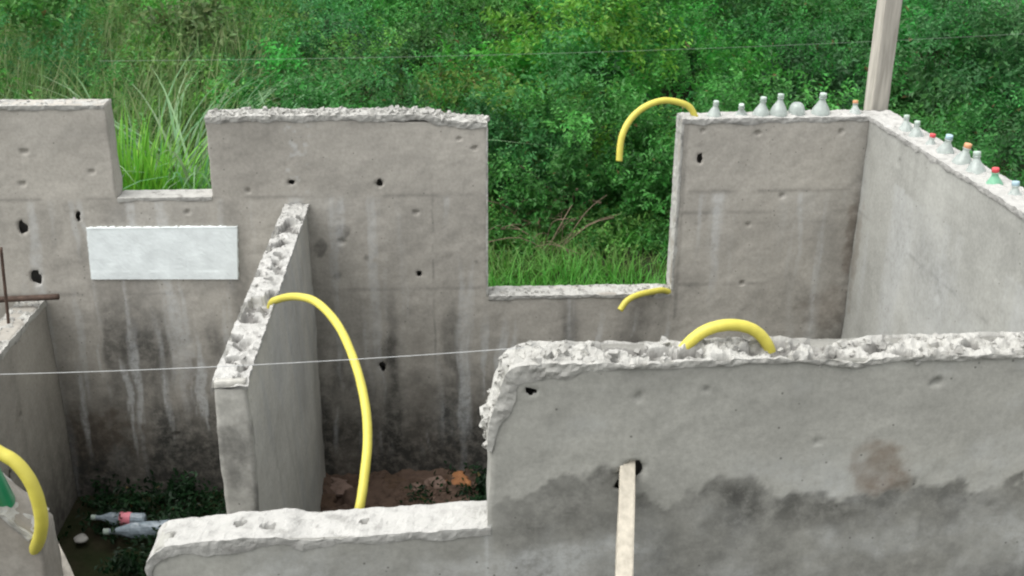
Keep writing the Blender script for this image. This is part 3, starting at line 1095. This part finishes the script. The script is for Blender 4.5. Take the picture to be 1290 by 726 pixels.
# ------------------------------------------------------------------ timber and steel
def beam(name, a, b, wv, dv, mat, label, cat, taper=1.0, rough=.004):
    """bar from a to b; wv, dv half-size vectors of its section"""
    n = 24
    V, F = [], []
    for i in range(n + 1):
        t = i / n
        c = a.lerp(b, t)
        s = 1 + (taper - 1) * t
        for (p, q) in ((-1, -1), (-.86, -1.0), (.86, -1), (1, -1), (1, 1), (.86, 1), (-.86, 1), (-1, 1)):
            k = .92 if abs(p) == 1 and abs(q) == 1 else 1
            V.append(c + wv * p * s + dv * q * k * s + Vector((random.uniform(-1, 1), random.uniform(-1, 1), 0)) * rough * .4)
    for i in range(n):
        for s in range(8):
            F.append((i * 8 + s, i * 8 + (s + 1) % 8, i * 8 + 8 + (s + 1) % 8, i * 8 + 8 + s))
    F.append(tuple(range(7, -1, -1)))
    F.append(tuple(range(n * 8, n * 8 + 8)))
    return tag(mesh_py(name, V, F, mat, None, False, loc=a), label, cat)


# post behind the rear corner
pb = at_y(1103, 131, YB + TH + .09)
px_w = (at_y(1122, 131, YB + .2).x - at_y(1093, 131, YB + .2).x) / 2
top = at_y(1122, -40, YB + TH + .09)
base = Vector((pb.x, pb.y, -.2))
tp = Vector((pb.x + .004, pb.y, 2.75))
rot = R(14)
beam('wooden_post', base, tp, Vector((math.cos(rot), math.sin(rot), 0)) * px_w * .80, Vector((-math.sin(rot), math.cos(rot), 0)) * .035, M['wood'],
     'grey weathered wooden post standing behind the corner of the bottle-topped walls', 'post')
# batten wedged in the hole of the near wall
a = at_y(791, 592, YF + .05)
c1 = at_y(790, 603, YF - .015)
c2 = at_y(785, 760, YF - .26)
d = (c2 - c1).normalized()
end = c1 + d * ((c1.z - 0.0) / -d.z)
st = c1 - d * .06
beam('wooden_batten', st, end, Vector((.0205, 0, 0)), Vector((0, -d.z, d.y)).normalized() * .010, M['woodp'],
     'pale wooden batten leaning down from the hole in the near wall', 'batten')
# wood strip, lower left
a, b = at_y(52, 662, 2.72), at_y(92, 748, 2.56)
beam('wooden_strip', a, b + (b - a) * 1.2, Vector((.016, 0, .006)), Vector((0, .010, .01)), M['wood'], 'narrow grey wooden strip slanting beside the lower left stub wall', 'strip')
# steel bars on the low partition
a, b = at_y(-30, 379, YB - .10), at_y(74, 374, YB - .10)
V, F = tube_geo([a, a.lerp(b, .5), b], .014, 8, 6)
tag(mesh_py('steel_bar', V, F, M['steel'], None, True, loc=a), 'dark rusty bar lying level across the low left partition', 'bar')
a, b = at_y(12, 418, YB - .28), at_y(1, 312, YB - .28)
V, F = tube_geo([a, a.lerp(b, .5), b], .007, 8, 6)
tag(mesh_py('steel_bar', V, F, M['steel'], None, True, loc=a), 'thin upright rusty rod at the left edge of the photo', 'bar')


# ------------------------------------------------------------------ vegetation
def leaves_mesh(C, D, N, Ln, Wd, tint, fold=.25):
    """diamond leaves: centre, direction, normal, length, width -> V,F,colour"""
    D = D / np.linalg.norm(D, axis=1)[:, None]
    Sx = np.cross(D, N)
    Sx /= np.linalg.norm(Sx, axis=1)[:, None] + 1e-9
    N = np.cross(Sx, D)
    L, Wd = Ln[:, None], Wd[:, None]
    v = np.stack([C, C + D * L * .45 + Sx * Wd * .5 + N * Wd * fold, C + D * L - N * L * .12, C + D * L * .45 - Sx * Wd * .5 + N * Wd * fold], 1).reshape(-1, 3)
    F = np.arange(len(C) * 4).reshape(-1, 4)
    col = np.repeat(np.concatenate([tint, np.ones((len(C), 1))], 1), 4, axis=0)
    return v, F, col


def rand_dir(n):
    v = RNG.normal(size=(n, 3))
    return v / np.linalg.norm(v, axis=1)[:, None]


def bush_leaves(c, rad, h, n, tint, leaf=.05, clumps=26, spread=.22):
    """leaves of one bush: sprays gathered in clumps over a dome; returns arrays"""
    k = max(8, clumps)
    dcl = rand_dir(k)
    dcl[:, 2] = np.abs(dcl[:, 2]) * 1.0 + .02
    rr = RNG.uniform(.70, 1.06, k)[:, None]
    cc = np.array(c) + dcl * rr * np.array([rad, rad, h])
    ct = RNG.normal(1.0, .22, k).clip(.5, 1.6)
    per = max(1, n // k // 7)
    # twigs
    ti = np.repeat(np.arange(k), per)
    tpos = cc[ti] + rand_dir(len(ti)) * (RNG.uniform(0, 1, len(ti)) ** .6 * spread * rad)[:, None] * np.array([1, 1, .7])
    tdir = dcl[ti] * .6 + rand_dir(len(ti)) * .75 + np.array([0, 0, .35])
    tdir /= np.linalg.norm(tdir, axis=1)[:, None]
    m = 7
    s = np.tile(np.arange(m), len(ti))
    T = np.repeat(np.arange(len(ti)), m)
    ln = leaf * RNG.uniform(.65, 1.3, len(T))
    C = tpos[T] + tdir[T] * (s * leaf * .42)[:, None]
    side = np.cross(tdir[T], rand_dir(len(ti))[T])
    side /= np.linalg.norm(side, axis=1)[:, None] + 1e-9
    D = side * np.where(s % 2 == 0, 1, -1)[:, None] + tdir[T] * .6 + RNG.normal(size=(len(T), 3)) * .25
    D[:, 2] -= .15
    N = np.array([0, 0, 1.0]) + RNG.normal(size=(len(T), 3)) * .45
    col = np.array(tint)[None] * (ct[ti][T] * RNG.normal(1, .16, len(T)).clip(.55, 1.5))[:, None]
    col = col * (1 + RNG.normal(size=(len(T), 1)) * np.array([[.14, .02, .08]]))
    dead = RNG.uniform(0, 1, len(T)) < .004
    col[dead] = np.array([.20, .15, .06]) * RNG.uniform(.6, 1.3, (dead.sum(), 1))
    keepm = C[:, 2] > .02
    return C[keepm], D[keepm], N[keepm], ln[keepm], (ln * RNG.uniform(.42, .62, len(ln)))[keepm], col[keepm].clip(.004, .5)


def cat_leaves(parts):
    return [np.concatenate([p[i] for p in parts]) for i in range(6)]


G_MID, G_DARK, G_YEL, G_BLUE = (.060, .228, .042), (.042, .168, .036), (.104, .248, .048), (.046, .182, .048)

# the thicket: far too tangled to count
parts = []
yy = 9.9
while yy < 27:
    half = yy * .60 + 1.2
    x = -half + random.uniform(0, .6)
    while x < half:
        bxp, byp = x + random.uniform(-.35, .35), yy + random.uniform(-.45, .45)
        px_rel = bxp / byp
        rad = random.choice([.5, .6, .7, .85, 1.05]) * (1 + (yy - 10) * .02)
        h = rad * random.uniform(1.1, 1.7) * (1.0 if yy > 10.6 else .85)
        if px_rel < -.17:
            tint = random.choice([G_YEL, G_YEL, G_MID])
        elif px_rel > .25:
            tint = random.choice([G_MID, G_DARK, G_BLUE])
        else:
            tint = random.choice([G_MID, G_MID, G_MID, G_DARK, G_YEL])
        tint = tuple(t * random.uniform(.72, 1.3) for t in tint)
        far = yy > 16
        parts.append(bush_leaves((bxp, byp, gz(bxp, byp) + .08), rad, h, int(3000 * rad ** 1.6 * (.5 if far else 1)) + 300, tint,
                                 leaf=random.choice([.045, .05, .06, .065, .075, .095]) * (1.25 if far else 1), clumps=int(15 * rad) + 6, spread=.36))
        x += rad * 1.25
    yy += .95
V, F, colr = leaves_mesh(*cat_leaves(parts))
tag(mesh_np('thicket', V, F, M['leaf'], smooth=False, loc=(0, 12, 0), attr=('tint', colr)), 'dense tangled green thicket filling the field behind the walls', 'thicket', kind='stuff')


# individual shrubs that stand out
def shrub(px, py, Y, rad, h, n, tint, label, leaf=.047):
    p = at_y(px, py, Y)
    c = (p.x, Y, gz(p.x, Y))
    root = bpy.data.objects.new('shrub', None)
    link(root)
    root.location = c
    root.empty_display_size = .2
    V, F, colr = leaves_mesh(*bush_leaves((c[0], c[1], c[2] + .1), rad, h, int(n * 1.5), tint, leaf, int(40 * rad) + 8, .3))
    mesh_np('foliage', V, F, M['leaf'], root, False, attr=('tint', colr))
    Vs, Fs = [], []
    for i in range(6):
        an = random.uniform(0, 6.28)
        tip = Vector(c) + Vector((math.cos(an) * rad * .75, math.sin(an) * rad * .75, h * random.uniform(.3, .5)))
        v, f = tube_geo([Vector(c) - Vector((0, 0, .05)), Vector(c).lerp(tip, .5) + Vector((0, 0, .08)), tip], .012, 6, 4)
        Fs += [tuple(q + len(Vs) for q in ff) for ff in f]
        Vs += v
    mesh_py('stem', Vs, Fs, M['twig'], root, True)
    tag(root, label, 'shrub', 'shrubs at the edge of the thicket')


shrub(1215, 230, 7.6, .85, 1.15, 5200, G_DARK, 'dark leafy shrub behind the coloured caps of the side wall')
shrub(720, 250, 9.3, .75, 1.0, 5600, (.062, .220, .042), 'bright green bushy shrub framed by the wide window notch')
shrub(830, 250, 9.2, .6, .85, 4200, G_MID, 'low leafy shrub under the yellow curl at the right of the window notch')
shrub(650, 250, 9.6, .6, .9, 4200, G_BLUE, 'bluish green shrub against the left edge of the window notch')
shrub(420, 130, 9.0, .9, 1.25, 4600, G_DARK, 'dark green shrub rising over the middle of the rear wall')
shrub(980, 130, 8.8, .9, 1.15, 4600, G_MID, 'full green shrub behind the row of clear bottle tops')


def blades(P, H, lean, wd, tint, seg=4, az=None):
    """grass blades as bent tapering strips"""
    n = len(P)
    az = RNG.uniform(0, 2 * np.pi, n) if az is None else az
    dirv = np.stack([np.cos(az), np.sin(az), np.zeros(n)], 1)
    sd = np.stack([-np.sin(az), np.cos(az), np.zeros(n)], 1)
    tw = RNG.uniform(-1, 1, n)[:, None]
    sd = sd * 1.0 + dirv * tw * .6
    rows = []
    for i in range(seg + 1):
        t = i / seg
        hh = H * (t - lean * .45 * t ** 2.6)
        out = H * lean * t ** 1.9
        c = P + np.array([0, 0, 1.0]) * hh[:, None] + dirv * out[:, None]
        wv = sd * (wd * (1 - t ** 1.6) * .5 + .0004)[:, None]
        rows += [c - wv, c + wv]
    V = np.stack(rows, 1).reshape(-1, 3)
    k = 2 * (seg + 1)
    b = np.arange(n)[:, None] * k
    F = np.concatenate([b + np.array([[2 * i, 2 * i + 1, 2 * i + 3, 2 * i + 2]]) for i in range(seg)])
    col = np.repeat(np.concatenate([tint, np.ones((n, 1))], 1), k, axis=0)
    return V, F, col


def tints(n, base, var=.18):
    c = np.array(base)[None] * RNG.normal(1, var, (n, 1)).clip(.5, 1.7)
    return (c * (1 + RNG.normal(size=(n, 1)) * np.array([[.18, .03, .10]]))).clip(.004, .6)


# rough grass between the wall and the thicket
n = 90000
P = np.stack([RNG.uniform(-5.5, 5.5, n), RNG.uniform(5.3, 10.9, n), np.zeros(n)], 1)
tuft = fbm(P, 1.7, 91, 3)
k = RNG.uniform(0, 1, n) < (.30 + 1.2 * sstep(.35, .65, tuft))
P, tuft = P[k], tuft[k]
P[:, 2] = (fbm(np.stack([P[:, 0], P[:, 1], P[:, 2] * 0], 1), .9, 3, 5) - .5) * .12 - .01
dry = sstep(.52, .72, fbm(P, 1.1, 97, 3))[:, None] * RNG.uniform(0, 1, (len(P), 1))
tt = tints(len(P), (.085, .30, .038)) * (1 - dry * .75) + np.array([[.13, .12, .05]]) * dry * .75
V, F, colr = blades(P, RNG.uniform(.08, .26, len(P)) * (.6 + .9 * tuft), RNG.uniform(.25, .8, len(P)), RNG.uniform(.006, .012, len(P)), tt, 3)
tag(mesh_np('grass', V, F, M['leaf'], smooth=False, loc=(0, 7, 0), attr=('tint', colr)), 'short uneven green grass growing behind the rear wall', 'grass', kind='stuff')

# pale feathery grass, upper left
n = 26000
P = np.stack([RNG.uniform(-7.5, -1.9, n), RNG.uniform(8.6, 15.5, n), np.zeros(n)], 1)
k = (P[:, 0] / P[:, 1] < -.20 + .08 * RNG.normal(size=n)) & (RNG.uniform(0, 1, n) < .25 + sstep(.4, .6, fbm(P, .9, 19, 3)))
P = P[k]
dry = RNG.uniform(0, 1, (len(P), 1)) ** 2.5
tt = tints(len(P), (.11, .25, .06)) * (1 - dry) + np.array([[.28, .31, .15]]) * dry
V, F, colr = blades(P, RNG.uniform(.9, 1.75, len(P)), RNG.uniform(.15, .7, len(P)), RNG.uniform(.006, .014, len(P)), tt, 5)
tag(mesh_np('tall_grass', V, F, M['leaf'], smooth=False, loc=(-4, 12, 0), attr=('tint', colr)), 'pale feathery tall grass spreading over the upper left', 'grass', kind='stuff')


# clumps of long-bladed grass behind the narrow slot
def grass_clump(px, py, Y, n, hmin, hmax, wd, tint, label, lean=(.2, .9), r=.22):
    p = at_y(px, py, Y)
    c = np.array([p.x, Y, gz(p.x, Y)])
    P = np.stack([RNG.normal(c[0], r, n), RNG.normal(c[1], r * .7, n), np.full(n, c[2])], 1)
    az = np.arctan2(P[:, 1] - c[1], P[:, 0] - c[0]) + RNG.normal(0, .7, n)
    V, F, colr = blades(P, RNG.uniform(hmin, hmax, n), RNG.uniform(lean[0], lean[1], n), RNG.uniform(wd * .6, wd * 1.2, n), tints(n, tint, .22), 8, az)
    tag(mesh_np('grass_clump', V, F, M['leaf'], loc=tuple(c), attr=('tint', colr)), label, 'grass clump', 'long grass clumps behind the narrow slot')


grass_clump(152, 200, 7.9, 620, .75, 1.40, .030, (.17, .42, .045), 'bright yellow green upright grass clump against the left side of the slot', (.05, .45), .16)
grass_clump(195, 210, 7.7, 620, .60, 1.15, .030, (.14, .39, .042), 'fresh green grass clump low in the middle of the slot', (.15, .8), .22)
grass_clump(245, 215, 7.9, 420, .55, .95, .028, (.11, .32, .038), 'short leafy green grass clump at the right side of the slot', (.2, .9), .18)
grass_clump(240, 150, 8.4, 110, 1.3, 2.0, .030, (.19, .33, .16), 'tall arching grass clump with pale grey green blades at the right of the slot', (.6, 1.2), .22)
grass_clump(180, 110, 8.8, 120, 1.3, 2.0, .030, (.18, .31, .15), 'tall arching grey green grass clump rising above the slot', (.6, 1.2), .28)

# weeds on the floor of the rooms (trodden flat where the bottles lie)
LITTER_Y = at_z(150, 645, .1).y
parts = []
for (x0, x1, y0, y1, cnt) in ((XL1 + .05, XP0 - .05, 4.1, 4.95, 44), (XP1 + .55, XFs + .5, 4.55, 4.95, 16)):
    for i in range(cnt):
        x, y = random.uniform(x0, x1), random.uniform(y0, y1)
        if cnt > 20 and y < 4.75 and random.random() < .55:
            x = x1 - (x1 - x) * .5
        if cnt > 20 and -2.08 < x < -1.55 and y < LITTER_Y:
            continue
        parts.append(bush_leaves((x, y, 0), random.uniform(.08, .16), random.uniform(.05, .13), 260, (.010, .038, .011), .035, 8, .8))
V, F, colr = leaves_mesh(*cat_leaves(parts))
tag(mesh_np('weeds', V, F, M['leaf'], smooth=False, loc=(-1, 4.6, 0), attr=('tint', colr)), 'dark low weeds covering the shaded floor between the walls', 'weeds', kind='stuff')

parts = []
for i in range(95):
    y = random.uniform(8.3, 10.0)
    x = random.uniform(-.3, 2.6)
    sz = random.uniform(.14, .34) * (.6 + .4 * (y - 8.3))
    parts.append(bush_leaves((x, y, gz(x, y)), sz, sz * random.uniform(.6, 1.1), 420, random.choice([G_YEL, G_MID, (.075, .24, .044)]), .04, 9, .7))
V, F, colr = leaves_mesh(*cat_leaves(parts))
tag(mesh_np('weeds', V, F, M['leaf'], smooth=False, loc=(1, 9, 0), attr=('tint', colr)), 'bright low leafy weeds between the grass and the bushes in the wide window notch', 'weeds', kind='stuff')

# dead brushwood at the foot of the thicket
Vs, Fs = [], []
for i in range(46):
    p = at_z(random.uniform(600, 715), random.uniform(268, 312), .1)
    an, ln = random.uniform(0, 6.28), random.uniform(.2, .7)
    q = p + Vector((math.cos(an) * ln, math.sin(an) * ln * .6, random.uniform(-.05, .3)))
    v, f = tube_geo([p - Vector((0, 0, .08)), p.lerp(q, .5) + Vector((random.uniform(-.05, .05), 0, .05)), q], random.uniform(.002, .0045), 5, 3)
    Fs += [tuple(t + len(Vs) for t in ff) for ff in f]
    Vs += v
tag(mesh_py('brushwood', Vs, Fs, M['twig'], None, True, loc=(0.3, 9, 0)), 'brown dead twigs heaped at the foot of the bushes in the window notch', 'brushwood', kind='stuff')


# ------------------------------------------------------------------ rubble and litter on the floor
def lump(name, c, r, mat, seed, flat=.7, rough=.35, smooth=True):
    n, m = 14, 9
    V, F = [], []
    for i in range(m + 1):
        th = math.pi * i / m
        for j in range(n):
            ph = 2 * math.pi * j / n
            V.append((math.sin(th) * math.cos(ph), math.sin(th) * math.sin(ph), math.cos(th) * flat))
    A = np.array(V)
    A *= (1 + (fbm(A, 1.6, seed, 3) - .5) * 2 * rough)[:, None] * r
    A += np.array(c)
    F = [(i * n + j, i * n + (j + 1) % n, (i + 1) * n + (j + 1) % n, (i + 1) * n + j) for i in range(m) for j in range(n)]
    return mesh_np(name, A, np.array(F), mat, None, smooth, loc=c)


g0, g1 = at_z(400, 650, 0), at_z(600, 594, 0)
gx_, gy_ = np.meshgrid(np.linspace(g0.x, g1.x, 70), np.linspace(g0.y - .2, YB - .004, 50), indexing='ij')
HP = np.stack([gx_.ravel(), gy_.ravel(), np.zeros(gx_.size)], 1)
HP[:, 2] = -.04 + .13 * sstep(.25, .6, fbm(HP, 5, 61, 5)) + .05 * fbm(HP, 26, 63, 3)
hid = np.arange(gx_.size).reshape(gx_.shape)
HF = np.stack([hid[:-1, :-1], hid[1:, :-1], hid[1:, 1:], hid[:-1, 1:]], -1).reshape(-1, 4)
tag(mesh_np('earth', HP, HF, M['clod'], loc=(g0.x, g0.y, 0)), kind='structure')
for i in range(46):
    px, py = random.uniform(404, 585), random.uniform(592, 650)
    p = at_z(px, py, .08)
    r = random.uniform(.025, .075)
    o = lump('earth_clod', (p.x, min(p.y, YB - .1), .075 + r * .2), r, M[random.choice(['clod', 'clodd', 'clodp', 'clodd'])], i * 3 + 1, random.uniform(.3, .6), .75, False)
    tag(o, 'reddish earth clod in the heap beside the partition foot', 'clod', 'reddish clods heaped behind the near wall')
p = at_z(580, 606, .12)
o = lump('scrap', (p.x, p.y, .12), .055, M['orange'], 78, .45, .9)
tag(o, 'orange brown scrap among the weeds behind the near wall', 'scrap')
p = at_z(558, 628, .10)
o = lump('stone', (p.x, p.y, .07), .04, M['rough'], 79, .6, .4)
tag(o, 'small pale stone beside the orange brown scrap', 'stone')
# discarded clear bottles lying on the weeds
LIE = [(.012, 0), (.012, .03), (.016, .045), (.030, .085), (.034, .10), (.033, .13), (.034, .14), (.033, .17), (.034, .19), (.034, .25), (.026, .262), (.004, .264)]


def lying(px, py, z, ang, s, label, band):
    p = at_z(px, py, z)
    V, F = lathe(LIE, 16, .07)
    o = bpy.data.objects.new('plastic_bottle', local_mesh('plastic_bottle', V, F, M['film'], False))
    link(o)
    o.location = p
    o.rotation_euler = (0, R(92), R(ang))
    o.scale = (s, s * .85, s)
    if band:
        V, F = lathe([(.0355, .135), (.0362, .14), (.0362, .185), (.0355, .19)], 16, .02)
        link(bpy.data.objects.new('bottle_label', local_mesh('bottle_label', V, F, M['pink'])), o)
    V, F = lathe([(.013, -.012), (.0145, -.01), (.0145, .010), (.013, .012)], 14)
    link(bpy.data.objects.new('bottle_cap', local_mesh('bottle_cap', V, F, M['cappale'])), o)
    tag(o, label, 'bottle', 'discarded bottles on the weedy floor')


lying(118, 652, .12, -4, .95, 'discarded clear bottle with a pink label lying on the weedy floor', True)
lying(134, 670, .10, 6, 1.15, 'discarded bluish clear bottle without a label lying in front of the pink labelled one', False)
q = at_z(102, 679, .05)
o = lump('stone', (q.x, q.y, .05), .033, M['rough'], 91, .5, .4)
tag(o, 'flat pale stone on the floor left of the clear wrapper', 'stone')
